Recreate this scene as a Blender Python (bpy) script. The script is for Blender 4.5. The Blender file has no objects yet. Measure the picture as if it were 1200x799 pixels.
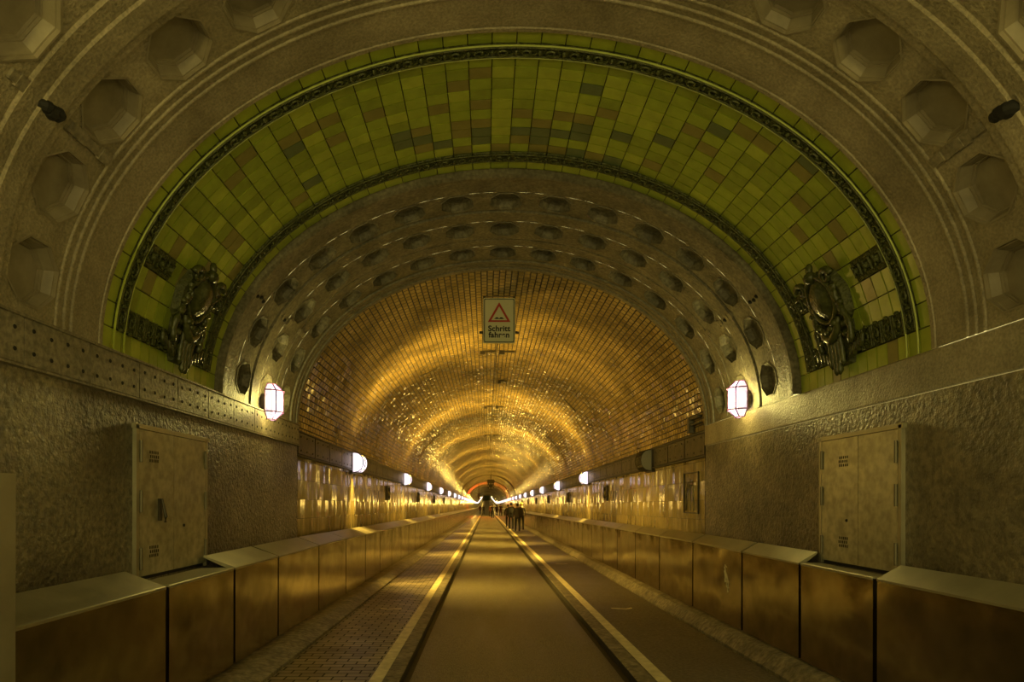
import bpy, bmesh, math, random
from mathutils import Vector, Matrix
random.seed(7)
C = bpy.context.scene.collection
PI = math.pi

# ---------------------------------------------------------------- camera, world, exposure
CX, CZ, F = -0.20, 1.60, 720.0
cam = bpy.data.objects.new('camera', bpy.data.cameras.new('camera'))
C.objects.link(cam)
cam.location = (CX, 0, CZ)
cam.rotation_euler = (PI/2, math.radians(-0.12), 0)
cam.data.sensor_width = 36
cam.data.lens = F/1200*36
cam.data.shift_x = (600-570)/1200
cam.data.shift_y = (585-399.5)/1200
cam.data.clip_start = 0.02
cam.data.clip_end = 1000
bpy.context.scene.camera = cam
w = bpy.data.worlds.new('world'); bpy.context.scene.world = w
w.use_nodes = True
w.node_tree.nodes['Background'].inputs[0].default_value = (1.0, .84, .30, 1)
w.node_tree.nodes['Background'].inputs[1].default_value = 1.3
vs = bpy.context.scene.view_settings
vs.view_transform = 'Standard'; vs.look = 'None'; vs.gamma = 1; vs.use_curve_mapping = False
vs.exposure = 0.0
TUNNEL_COL = (1.0, .63, .10); TUNNEL_W = 95
HALL_COL = (1.0, .82, .20); HALL_W = 24; BACK_W = 80

# ---------------------------------------------------------------- section helpers
A, B, ZS = 2.75, 2.10, 2.60          # half width, rise, springing height of the hall vault
def arc_table(a, b, n=2000):
    t = [0.0]; px, pz = 0, b
    for i in range(1, n+1):
        th = PI/2*i/n; x, z = a*math.sin(th), b*math.cos(th)
        t.append(t[-1]+math.hypot(x-px, z-pz)); px, pz = x, z
    return t
TAB = arc_table(A, B); S = TAB[-1]
def th_of(s):
    sg = 1 if s >= 0 else -1; s = min(abs(s), S)
    lo, hi = 0, len(TAB)-1
    while hi-lo > 1:
        m = (lo+hi)//2
        if TAB[m] <= s: lo = m
        else: hi = m
    f = (s-TAB[lo])/(TAB[hi]-TAB[lo])
    return sg*PI/2*(lo+f)/(len(TAB)-1)
def s_of_deg(d): return TAB[int(d/90*2000)]
def P(s, y, d=0.0):                  # point on the hall vault: arc length, depth, offset (+ = into the masonry)
    e = 0
    if abs(s) > S: e = (abs(s)-S)*(1 if s > 0 else -1)
    t = th_of(s); x, z = A*math.sin(t), B*math.cos(t)
    nx, nz = math.sin(t)/A, math.cos(t)/B
    l = math.hypot(nx, nz)
    return Vector((x+d*nx/l, y, ZS+z+d*nz/l-abs(e)))
def al(y):                           # fall and rise of the road and the tube
    if y < 150: return -.011*y
    if y < 210:
        u = y-150; return -1.65 - .011*u + (.0242/60)*u*u/2
    return -1.65-.011*60+.0242*60/2 + .0132*(y-210)

class MB:
    def __init__(s): s.v = []; s.f = []; s.m = []; s.uv = {}
    def add(s, vs_, fs, mi=0, uvs=None):
        o = len(s.v); s.v += [tuple(v) for v in vs_]
        for k, f in enumerate(fs):
            if uvs is not None: s.uv[len(s.f)] = uvs[k]
            s.f.append([o+i for i in f]); s.m.append(mi)
    def box(s, x0, x1, y0, y1, z0, z1, mi=0, M=None):
        v = [Vector((x, y, z)) for z in (z0, z1) for y in (y0, y1) for x in (x0, x1)]
        if M: v = [M@p for p in v]
        s.add(v, [(0,2,3,1),(4,5,7,6),(0,1,5,4),(2,6,7,3),(0,4,6,2),(1,3,7,5)], mi)
    def prism(s, prof, y0, y1, mi=0, dz=None):   # prof [(x,z)], extruded along y
        n = len(prof)
        a0 = dz(y0) if dz else 0; a1 = dz(y1) if dz else 0
        v = [(x, y0, z+a0) for x, z in prof]+[(x, y1, z+a1) for x, z in prof]
        s.add(v, [tuple(range(n)), tuple(range(2*n-1, n-1, -1))]+[(i, n+i, n+(i+1) % n, (i+1) % n) for i in range(n)], mi)
    def tube(s, pts, r, n=8, mi=0, cap=True):
        pts = [Vector(p) for p in pts]; rs = r if isinstance(r, (list, tuple)) else [r]*len(pts)
        vs_ = []; 
        for i, p in enumerate(pts):
            d = (pts[min(i+1, len(pts)-1)]-pts[max(i-1, 0)])
            if d.length < 1e-9: d = Vector((0,0,1))
            d.normalize(); up = Vector((0,0,1)) if abs(d.z) < .9 else Vector((1,0,0))
            u = d.cross(up).normalized(); w_ = d.cross(u)
            for k in range(n):
                a = 2*PI*k/n; vs_.append(p+(u*math.cos(a)+w_*math.sin(a))*rs[i])
        fs = [(i*n+k, i*n+(k+1) % n, (i+1)*n+(k+1) % n, (i+1)*n+k) for i in range(len(pts)-1) for k in range(n)]
        if cap: fs += [tuple(range(n-1, -1, -1)), tuple((len(pts)-1)*n+k for k in range(n))]
        s.add(vs_, fs, mi)
    def ball(s, c, rx, ry, rz, mi=0, nu=12, nv=8, M=None):
        vs_ = []
        for j in range(nv+1):
            ph = PI*j/nv
            for i in range(nu):
                th = 2*PI*i/nu
                p = Vector((rx*math.sin(ph)*math.cos(th), ry*math.sin(ph)*math.sin(th), rz*math.cos(ph)))
                if M: p = M@p
                vs_.append(Vector(c)+p)
        s.add(vs_, [(j*nu+i, (j+1)*nu+i, (j+1)*nu+(i+1) % nu, j*nu+(i+1) % nu) for j in range(nv) for i in range(nu)], mi)
    def build(s, name, mats, parent=None, smooth=False, loc=None):
        me = bpy.data.meshes.new(name)
        off = Vector(loc) if loc is not None else Vector((0,0,0))
        me.from_pydata([tuple(Vector(v)-off) for v in s.v], [], s.f)
        if not isinstance(mats, (list, tuple)): mats = [mats]
        for m in mats: me.materials.append(m)
        me.polygons.foreach_set('material_index', s.m)
        if s.uv:
            ul = me.uv_layers.new(name='uv')
            for pi, p in enumerate(me.polygons):
                if pi in s.uv:
                    for k, li in enumerate(p.loop_indices): ul.data[li].uv = s.uv[pi][k]
        if smooth: me.polygons.foreach_set('use_smooth', [True]*len(me.polygons))
        me.update()
        o = bpy.data.objects.new(name, me); C.objects.link(o)
        if parent is not None: o.parent = parent
        if loc is not None: o.location = off
        return o

def struct(o, label=None):
    o['kind'] = 'structure'
    if label: o['label'] = label
    return o
def tag(o, label, cat, group=None, kind=None):
    o['label'] = label; o['category'] = cat
    if group: o['group'] = group
    if kind: o['kind'] = kind
    return o
def empty(name, loc=(0,0,0), rz=0):
    o = bpy.data.objects.new(name, None); C.objects.link(o)
    o.location = loc; o.rotation_euler = (0,0,rz); o.empty_display_size = .1
    return o
def copy_tree(o, parent=None):
    c = o.copy(); C.objects.link(c); c.parent = parent
    for ch in list(o.children): copy_tree(ch, c)
    return c

# ---------------------------------------------------------------- materials
def newmat(name):
    m = bpy.data.materials.new(name); m.use_nodes = True
    return m, m.node_tree.nodes, m.node_tree.links, m.node_tree.nodes['Principled BSDF']
def ramp(n, stops):
    r = n.new('ShaderNodeValToRGB'); e = r.color_ramp.elements
    while len(e) < len(stops): e.new(.5)
    for k, (p, c) in enumerate(stops):
        e[k].position = p; e[k].color = (*c, 1)
    return r
def mat(name, c1, c2=None, rough=.6, metal=0, nscale=3, bump=0, bscale=30, bdist=.02, spec=.5, rough2=None, stretch=None, bump2=0, b2scale=4, grain=0, gscale=40):
    m, n, l, b = newmat(name)
    b.inputs['Base Color'].default_value = (*c1, 1)
    b.inputs['Roughness'].default_value = rough; b.inputs['Metallic'].default_value = metal
    b.inputs['Specular IOR Level'].default_value = spec
    tc = n.new('ShaderNodeTexCoord'); src = tc.outputs['Object']
    if stretch:
        mp = n.new('ShaderNodeMapping'); mp.inputs['Scale'].default_value = stretch
        l.new(src, mp.inputs[0]); src = mp.outputs[0]
    if c2:
        t = n.new('ShaderNodeTexNoise'); t.inputs['Scale'].default_value = nscale; t.inputs['Detail'].default_value = 8
        t.inputs['Roughness'].default_value = .62
        l.new(src, t.inputs['Vector'])
        r = ramp(n, [(.32, c1), (.68, c2)]); l.new(t.outputs[0], r.inputs[0]); l.new(r.outputs[0], b.inputs['Base Color'])
        if grain:
            g = n.new('ShaderNodeTexNoise'); g.inputs['Scale'].default_value = gscale; g.inputs['Detail'].default_value = 5
            l.new(src, g.inputs['Vector'])
            gr = n.new('ShaderNodeMapRange'); gr.inputs['From Min'].default_value = .36; gr.inputs['From Max'].default_value = .64
            gr.inputs['To Min'].default_value = 1-grain; gr.inputs['To Max'].default_value = 1+grain
            l.new(g.outputs[0], gr.inputs[0])
            gm = n.new('ShaderNodeMix'); gm.data_type = 'RGBA'; gm.blend_type = 'MULTIPLY'; gm.inputs[0].default_value = 1
            l.new(r.outputs[0], gm.inputs[6]); l.new(gr.outputs[0], gm.inputs[7]); l.new(gm.outputs[2], b.inputs['Base Color'])
        if rough2 is not None:
            mr = n.new('ShaderNodeMapRange'); mr.inputs['From Min'].default_value = .3; mr.inputs['From Max'].default_value = .7
            mr.inputs['To Min'].default_value = rough; mr.inputs['To Max'].default_value = rough2
            l.new(t.outputs[0], mr.inputs[0]); l.new(mr.outputs[0], b.inputs['Roughness'])
    last = None
    if bump:
        t = n.new('ShaderNodeTexNoise'); t.inputs['Scale'].default_value = bscale; t.inputs['Detail'].default_value = 6
        l.new(src, t.inputs['Vector'])
        bp = n.new('ShaderNodeBump'); bp.inputs['Strength'].default_value = bump; bp.inputs['Distance'].default_value = bdist
        l.new(t.outputs[0], bp.inputs['Height']); last = bp
    if bump2:
        t = n.new('ShaderNodeTexNoise'); t.inputs['Scale'].default_value = b2scale; t.inputs['Detail'].default_value = 1
        gi = n.new('ShaderNodeNewGeometry'); l.new(gi.outputs['Position'], t.inputs['Vector'])
        bp = n.new('ShaderNodeBump'); bp.inputs['Strength'].default_value = bump2; bp.inputs['Distance'].default_value = .1
        l.new(t.outputs[0], bp.inputs['Height'])
        if last: l.new(last.outputs[0], bp.inputs['Normal'])
        last = bp
    if last: l.new(last.outputs[0], b.inputs['Normal'])
    return m
def tile_mat(name, bw, rh, c1, c2, mortar, rough=.22, tilt=.12, msize=.006, offset=.5, stain=.5, aniso=(1,1,1)):
    m, n, l, b = newmat(name)
    uv = n.new('ShaderNodeUVMap'); uv.uv_map = 'uv'
    br = n.new('ShaderNodeTexBrick'); br.offset = offset; br.squash = 1
    br.inputs['Color1'].default_value = (0,0,0,1); br.inputs['Color2'].default_value = (1,1,1,1)
    br.inputs['Scale'].default_value = 1; br.inputs['Mortar Size'].default_value = msize
    br.inputs['Mortar Smooth'].default_value = .3
    br.inputs['Brick Width'].default_value = bw; br.inputs['Row Height'].default_value = rh
    l.new(uv.outputs[0], br.inputs['Vector'])
    wn = n.new('ShaderNodeTexWhiteNoise'); wn.noise_dimensions = '1D'
    l.new(br.outputs['Color'], wn.inputs['W'])
    sub = n.new('ShaderNodeVectorMath'); sub.operation = 'SUBTRACT'; sub.inputs[1].default_value = (.5,.5,.5)
    l.new(wn.outputs['Color'], sub.inputs[0])
    an = n.new('ShaderNodeVectorMath'); an.operation = 'MULTIPLY'; an.inputs[1].default_value = aniso; l.new(sub.outputs[0], an.inputs[0])
    sc = n.new('ShaderNodeVectorMath'); sc.operation = 'SCALE'; sc.inputs['Scale'].default_value = tilt
    l.new(an.outputs[0], sc.inputs[0])
    r = ramp(n, [(0, c1), (1, c2)]); l.new(wn.outputs['Value'], r.inputs[0])
    tc = n.new('ShaderNodeTexCoord')
    no = n.new('ShaderNodeTexNoise'); no.inputs['Scale'].default_value = 1.3; no.inputs['Detail'].default_value = 8
    l.new(tc.outputs['Object'], no.inputs['Vector'])
    mr = n.new('ShaderNodeMapRange'); mr.inputs['From Min'].default_value = .35; mr.inputs['From Max'].default_value = .65
    mr.inputs['To Min'].default_value = stain; mr.inputs['To Max'].default_value = 1.3
    l.new(no.outputs[0], mr.inputs[0])
    mx = n.new('ShaderNodeMix'); mx.data_type = 'RGBA'; mx.blend_type = 'MULTIPLY'; mx.inputs[0].default_value = 1
    l.new(r.outputs[0], mx.inputs[6]); l.new(mr.outputs[0], mx.inputs[7])
    m2 = n.new('ShaderNodeMix'); m2.data_type = 'RGBA'; m2.inputs[7].default_value = (*mortar, 1)
    l.new(br.outputs['Fac'], m2.inputs[0]); l.new(mx.outputs[2], m2.inputs[6]); l.new(m2.outputs[2], b.inputs['Base Color'])
    b2 = n.new('ShaderNodeTexNoise'); b2.inputs['Scale'].default_value = 14; l.new(tc.outputs['Object'], b2.inputs['Vector'])
    bn = n.new('ShaderNodeBump'); bn.inputs['Strength'].default_value = .35; bn.inputs['Distance'].default_value = .01
    l.new(b2.outputs[0], bn.inputs['Height'])
    bp = n.new('ShaderNodeBump'); bp.invert = True; bp.inputs['Strength'].default_value = .6; bp.inputs['Distance'].default_value = .006
    l.new(br.outputs['Fac'], bp.inputs['Height']); l.new(bn.outputs[0], bp.inputs['Normal'])
    ad = n.new('ShaderNodeVectorMath'); ad.operation = 'ADD'; l.new(bp.outputs[0], ad.inputs[0]); l.new(sc.outputs[0], ad.inputs[1])
    nm = n.new('ShaderNodeVectorMath'); nm.operation = 'NORMALIZE'; l.new(ad.outputs[0], nm.inputs[0])
    l.new(nm.outputs[0], b.inputs['Normal'])
    rr = n.new('ShaderNodeMapRange'); rr.inputs['To Min'].default_value = rough; rr.inputs['To Max'].default_value = .8
    l.new(br.outputs['Fac'], rr.inputs[0]); l.new(rr.outputs[0], b.inputs['Roughness'])
    return m
def emis(name, col, k, transp=False):
    m, n, l, b = newmat(name)
    n.remove(b); out = n['Material Output']
    e = n.new('ShaderNodeEmission'); e.inputs[0].default_value = (*col, 1); e.inputs[1].default_value = k
    if transp:
        t = n.new('ShaderNodeBsdfTransparent'); a = n.new('ShaderNodeAddShader')
        l.new(t.outputs[0], a.inputs[0]); l.new(e.outputs[0], a.inputs[1]); l.new(a.outputs[0], out.inputs[0])
    else: l.new(e.outputs[0], out.inputs[0])
    return m

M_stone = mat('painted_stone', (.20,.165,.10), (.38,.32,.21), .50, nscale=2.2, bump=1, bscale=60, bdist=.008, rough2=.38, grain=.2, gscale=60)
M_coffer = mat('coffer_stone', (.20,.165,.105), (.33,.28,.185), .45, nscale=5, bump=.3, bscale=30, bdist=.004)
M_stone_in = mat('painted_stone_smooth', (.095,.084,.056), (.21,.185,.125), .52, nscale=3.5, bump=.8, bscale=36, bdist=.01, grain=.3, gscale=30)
M_rough = mat('rough_plaster', (.055,.046,.028), (.25,.21,.125), .48, nscale=1.0, bump=1, bscale=30, bdist=.03, rough2=.36, grain=.4, gscale=24)
M_rough2 = mat('scrubbed_plaster', (.075,.064,.038), (.22,.18,.105), .46, nscale=1.3, bump=1, bscale=34, bdist=.016, rough2=.34, grain=.35, gscale=22)
M_belt = mat('belt_stone', (.17,.145,.095), (.26,.22,.15), .52, nscale=3, bump=.8, bscale=40, bdist=.007, grain=.3, gscale=35)
M_dark = mat('dark_hole', (.012,.011,.009), None, .8)
M_iron = mat('dark_iron', (.05,.045,.03), (.10,.085,.06), .5, metal=.6, nscale=8, bump=.3, bscale=40)
M_steel = mat('brushed_steel', (.34,.30,.205), (.47,.42,.29), .10, metal=1, nscale=1.6, rough2=.26, bump=.03, bscale=12, grain=.12, gscale=7, bump2=.34, b2scale=1.5)
M_cap = mat('steel_cap', (.33,.31,.22), (.47,.43,.31), .38, metal=.75, nscale=2.5, rough2=.55, bump=.1, bscale=20)
M_hinge = mat('dull_hinge_metal', (.16,.14,.09), None, .5, metal=.5)
M_door = mat('painted_metal_door', (.32,.31,.22), (.43,.41,.29), .30, metal=.45, nscale=2.5, bump=.12, bscale=12, grain=.22, gscale=14, rough2=.46)
M_kerb = mat('kerb_stone', (.09,.08,.055), (.24,.21,.14), .5, nscale=4, bump=1, bscale=22, bdist=.02, grain=.4, gscale=18)
M_road = mat('asphalt', (.085,.078,.048), (.145,.132,.085), .32, nscale=1.2, bump=.9, bscale=70, bdist=.006, grain=.35, gscale=55, stretch=(2,.35,1), rough2=.52)
M_walk = mat('smooth_asphalt_walk', (.06,.05,.035), (.12,.10,.07), .38, nscale=1.4, bump=1, bscale=40, bdist=.009, grain=.4, gscale=30, rough2=.55)
M_gutter = mat('gutter_black', (.02,.017,.012), (.04,.035,.025), .6, nscale=6)
M_line = mat('worn_paint', (.50,.44,.26), (.80,.72,.46), .45, nscale=9, bump=.2, bscale=60)
M_green = [mat('green_glaze_%s' % k, c, tuple(min(1, x*1.35) for x in c), .3, nscale=7, bump=.25, bscale=18, bdist=.008) for k, c in
    {'leaf': (.27,.33,.035), 'moss': (.22,.27,.03), 'lime': (.33,.38,.045), 'olive': (.20,.18,.05), 'teal': (.095,.13,.06)}.items()]
M_relief = mat('dark_green_relief_glaze', (.035,.045,.010), (.12,.13,.035), .2, nscale=25, bump=.9, bscale=45, bdist=.02)
M_grout = mat('grout', (.06,.05,.02), None, .8)
M_orn = mat('dark_olive_glaze', (.03,.036,.010), (.085,.09,.025), .27, nscale=14, bump=.55, bscale=30, bdist=.015)
M_vault = tile_mat('gold_vault_tile', .12, .085, (.30,.215,.075), (.42,.31,.12), (.025,.017,.007), rough=.15, tilt=.17, msize=.010, stain=.5)
M_tilewall = tile_mat('glazed_wall_tile', .11, .27, (.34,.27,.12), (.44,.36,.17), (.06,.045,.02), rough=.15, tilt=.34, aniso=(.1,1,.10), offset=0, msize=.003, stain=.75)
M_paver = tile_mat('brick_paver', .205, .105, (.13,.11,.07), (.30,.25,.16), (.02,.017,.01), rough=.34, tilt=.08, msize=.008, stain=.55)
M_glass = emis('lit_frosted_glass', (1,.84,.98), .9, True)
M_unlit = mat('unlit_frosted_glass', (.35,.33,.25), None, .3)
M_white = mat('sign_white', (.62,.60,.42), None, .5)
M_red = mat('sign_red', (.42,.03,.02), None, .5)
M_black = mat('sign_black', (.01,.01,.01), None, .6)

# ---------------------------------------------------------------- hall vault (ceiling)
NS = 90
def sweep(mb, prof, s0=-S, s1=S, n=NS, mi=0, uv=False):
    for (y0, d0), (y1, d1) in zip(prof, prof[1:]):
        v = []
        for i in range(n+1):
            s = s0+(s1-s0)*i/n
            v += [P(s, y0, d0), P(s, y1, d1)]
        mb.add(v, [(2*i, 2*i+1, 2*i+3, 2*i+2) for i in range(n)], mi)
CW = 2*S/15
def octa(r, n=16):
    out = []
    for i in range(n):
        a = 2*PI*i/n
        rr = r if i % 2 == 0 else r/math.cos(PI/8)
        out.append((rr*math.cos(a), rr*math.sin(a)))
    return out
def cell(mb, k, y0, y1, r):
    sc, yc = k*CW, (y0+y1)/2; hs, hy = CW/2, (y1-y0)/2
    o = octa(r); rect = []
    for i in range(16):
        a = 2*PI*i/16; c, s = math.cos(a), math.sin(a)
        if i % 4 == 2: q = (hs*(1 if c > 0 else -1), hy*(1 if s > 0 else -1))
        else:
            q = (c/max(abs(c), 1e-9)*hs, math.tan(a)*hs*(1 if c > 0 else -1)*.9) if abs(c) > abs(s) else (.9*hy*c/abs(s), hy*(1 if s > 0 else -1))
        rect.append(q)
    mid = [((a[0]+b[0])/2, (a[1]+b[1])/2) for a, b in zip(o, rect)]
    v = []
    for loop in (o, mid, rect): v += [P(sc+a, yc+b, 0) for a, b in loop]
    mb.add(v, [(j*16+i, j*16+(i+1) % 16, (j+1)*16+(i+1) % 16, (j+1)*16+i) for j in (0, 1) for i in range(16)])
    return sc, yc
def coffer(parent, sc, yc, r, m):
    mb = MB(); o = octa(1)
    prof = [(1.05,-.007),(1.0,-.008),(.985,.012),(.95,.014),(.83,.060),(.805,.060),(.795,.074),(.77,.075),(.76,.090)]
    v = []
    for q, d in prof: v += [P(sc+a*r*q, yc+b*r*q, d) for a, b in o]
    v.append(P(sc, yc, .090))
    n = len(prof)
    fs = [(j*16+i, j*16+(i+1) % 16, (j+1)*16+(i+1) % 16, (j+1)*16+i) for j in range(n-1) for i in range(16)]
    fs += [((n-1)*16+i, (n-1)*16+(i+1) % 16, n*16) for i in range(16)]
    mb.add(v, fs); return mb.build('coffer', m, parent)

near = MB()
sweep(near, [(-1.5,0),(2.50,0)])
sweep(near, [(2.93,0),(2.95,0),(2.955,-.022),(3.045,-.022),(3.05,-.04),(3.165,-.04),(3.17,-.02),(3.23,-.02),(3.235,0)])
def bead(y, h=.012, wd=.012): return [(y-wd,0),(y-wd*.6,-h*.8),(y,-h),(y+wd*.6,-h*.8),(y+wd,0)]
sweep(near, [(3.61,0)]+bead(3.632)+bead(3.70)+bead(3.765)+[(4.03,0),(4.035,-.008),(4.065,-.008),(4.065,.03)])
cells = []
for k in range(-7, 8):
    cells.append((*cell(near, k, 2.50, 2.93, .205), .205))
    cells.append((*cell(near, k, 3.235, 3.61, .180), .180))
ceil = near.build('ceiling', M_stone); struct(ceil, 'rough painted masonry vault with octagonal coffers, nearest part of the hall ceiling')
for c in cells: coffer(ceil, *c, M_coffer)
inner = MB()
sweep(inner, [(5.80,.03),(5.80,-.025),(5.83,-.045),(5.87,-.045),(5.89,-.01),(6.02,0),(6.20,0)])
sweep(inner, [(6.57,0),(6.58,0),(6.585,.02),(6.60,.02),(6.605,-.015),(6.66,-.015),(6.665,.02),(6.68,.02),(6.685,0),(6.85,0)])
sweep(inner, [(7.23,0),(7.31,0),(7.315,.02),(7.335,.02),(7.34,0),(7.51,0)])
sweep(inner, [(7.89,0),(7.95,0),(7.955,-.02),(8.0,-.02),(8.01,-.01),(8.06,-.01),(8.065,.015),(8.08,.015),(8.085,-.012),(8.15,-.012),(8.16,.012),(8.18,.012),(8.19,-.02),(8.27,-.02),(8.285,-.012),(8.29,.0),(8.29,.2)])
cells = []
for k in range(-7, 8):
    for a, b in ((6.20,6.57),(6.85,7.23),(7.51,7.89)): cells.append((*cell(inner, k, a, b, .165), .165))
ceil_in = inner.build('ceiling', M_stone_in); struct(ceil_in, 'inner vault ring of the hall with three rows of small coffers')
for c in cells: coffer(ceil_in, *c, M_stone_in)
# broken conduit channel that ran along the vault at both haunches
for sg in (-1, 1):
    sc = sg*s_of_deg(62)
    for (y0, y1, par) in ((3.06,3.16,ceil),(5.95,6.18,ceil_in),(6.60,6.82,ceil_in)):
        m = MB(); 
        big = y0 < 4
        for q in range(3):
            y = y0+(y1-y0)*(q+.5)/3; rr = random.uniform(.04, .06) if big else .028
            m.ball(P(sc+random.uniform(-.02,.02), y, -.025 if big else .005), rr, rr*.9, rr*.75, 0, 9, 6)
        m.build('broken_hole', M_dark, par)
    for (y0, y1, par) in ((3.18,3.60,ceil),(2.86,3.02,ceil),(6.58,6.70,ceil_in),(7.26,7.45,ceil_in),(6.86,6.96,ceil_in)):
        m = MB(); y = y0
        while y < y1:
            e = random.uniform(.7, 1.1); dy = random.uniform(.04, .09)
            vv = [P(sc+a*e, yy, d) for d in (.02, -random.uniform(.012,.03)) for yy in (y, min(y+dy, y1)) for a in (-.035, .035)]
            m.add(vv, [(0,2,3,1),(4,5,7,6),(0,1,5,4),(2,6,7,3),(0,4,6,2),(1,3,7,5)]); y += dy
        m.build('patched_channel', M_belt, par)

# ---------------------------------------------------------------- green tiled vault band
gt = MB()
sweep(gt, [(4.05,.03),(5.80,.03)], mi=6)
NT = 46; TW = 2*S/NT
rows = [4.065, 4.20, 4.31] + [4.31+1.20*i/10 for i in range(1, 11)] + [5.64, 5.795]
relief = []
for i in range(NT):
    s0 = -S+i*TW; s1 = s0+TW; e = min(i, NT-1-i)      # e = tiles above the springing
    for j in range(len(rows)-1):
        y0, y1 = rows[j], rows[j+1]
        kind = None
        if j in (1, 12): kind = 'R' if e >= 1 else None
        if e == 1 and 1 <= j <= 12: kind = 'R'
        if e == 4 and j in (2, 3, 4, 10, 11): kind = 'Q'
        if kind: relief.append((s0, s1, y0, y1, kind)); mi = 5
        else:
            q = random.random()
            yc = (y0+y1)/2; top = abs((s0+s1)/2) < 1.0 and j > 7 and (s0 < .9)
            if j in (0, 13): mi = 2 if q < .75 else 0
            elif top and q < .38: mi = 4
            elif top and q < .6: mi = 3
            elif q < .10: mi = 3
            elif q < .13: mi = 4
            elif q < .45: mi = 1
            elif q < .85: mi = 0
            else: mi = 2
        g = .0022; d0 = .03; d1 = [.020+random.uniform(-.0015,.0015) for _ in range(4)]
        if kind: d1 = [.008]*4
        h = .0045; cs = [(s0+g, y0+h), (s1-g, y0+h), (s1-g, y1-h), (s0+g, y1-h)]; b_ = .0025
        ci = [(s0+g+b_, y0+h+.001), (s1-g-b_, y0+h+.001), (s1-g-b_, y1-h-.001), (s0+g+b_, y1-h-.001)]
        v = [P(a, b, d0) for a, b in cs]+[P(a, b, d) for (a, b), d in zip(ci, d1)]
        gt.add(v, [(4,5,6,7)]+[(k, (k+1) % 4, 4+(k+1) % 4, 4+k) for k in range(4)], mi)
for s0, s1, y0, y1, kind in relief:          # raised scrolls on the moulded tiles
    sc, yc = (s0+s1)/2, (y0+y1)/2; a, b = (s1-s0)*.36, (y1-y0)*.34
    if kind == 'R':
        pts = [P(sc+a*math.cos(t)*(1-t/9), yc+b*math.sin(t)*(1-t/9), -.006) for t in [x*.6 for x in range(0, 13)]]
        gt.tube(pts, .008, 5, 5)
        gt.tube([P(s0, y0+.012, -.002), P(s1, y0+.012, -.002)], .007, 5, 5)
        gt.tube([P(s0, y1-.012, -.002), P(s1, y1-.012, -.002)], .007, 5, 5)
        gt.ball(P(s0, yc, -.005), .016, .022, .016, 5, 6, 4)
    else:
        ps = [(-a,-b),(a,-b),(a,b),(-a,b),(-a,-b)]
        gt.tube([P(sc+p*.7, yc+q*.9, -.004) for p, q in ps], .011, 5, 5)
        gt.ball(P(sc, yc, 0), .03, .02, .03, 5, 6, 4)
for yb in (4.197, 4.313):
    gt.tube([P(-S+2*S*i/90, yb, 0) for i in range(91)], .007, 5, 2)
green = gt.build('ceiling', M_green+[M_relief, M_grout])
struct(green, 'green glazed tile band across the hall vault with dark moulded border tiles')

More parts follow.
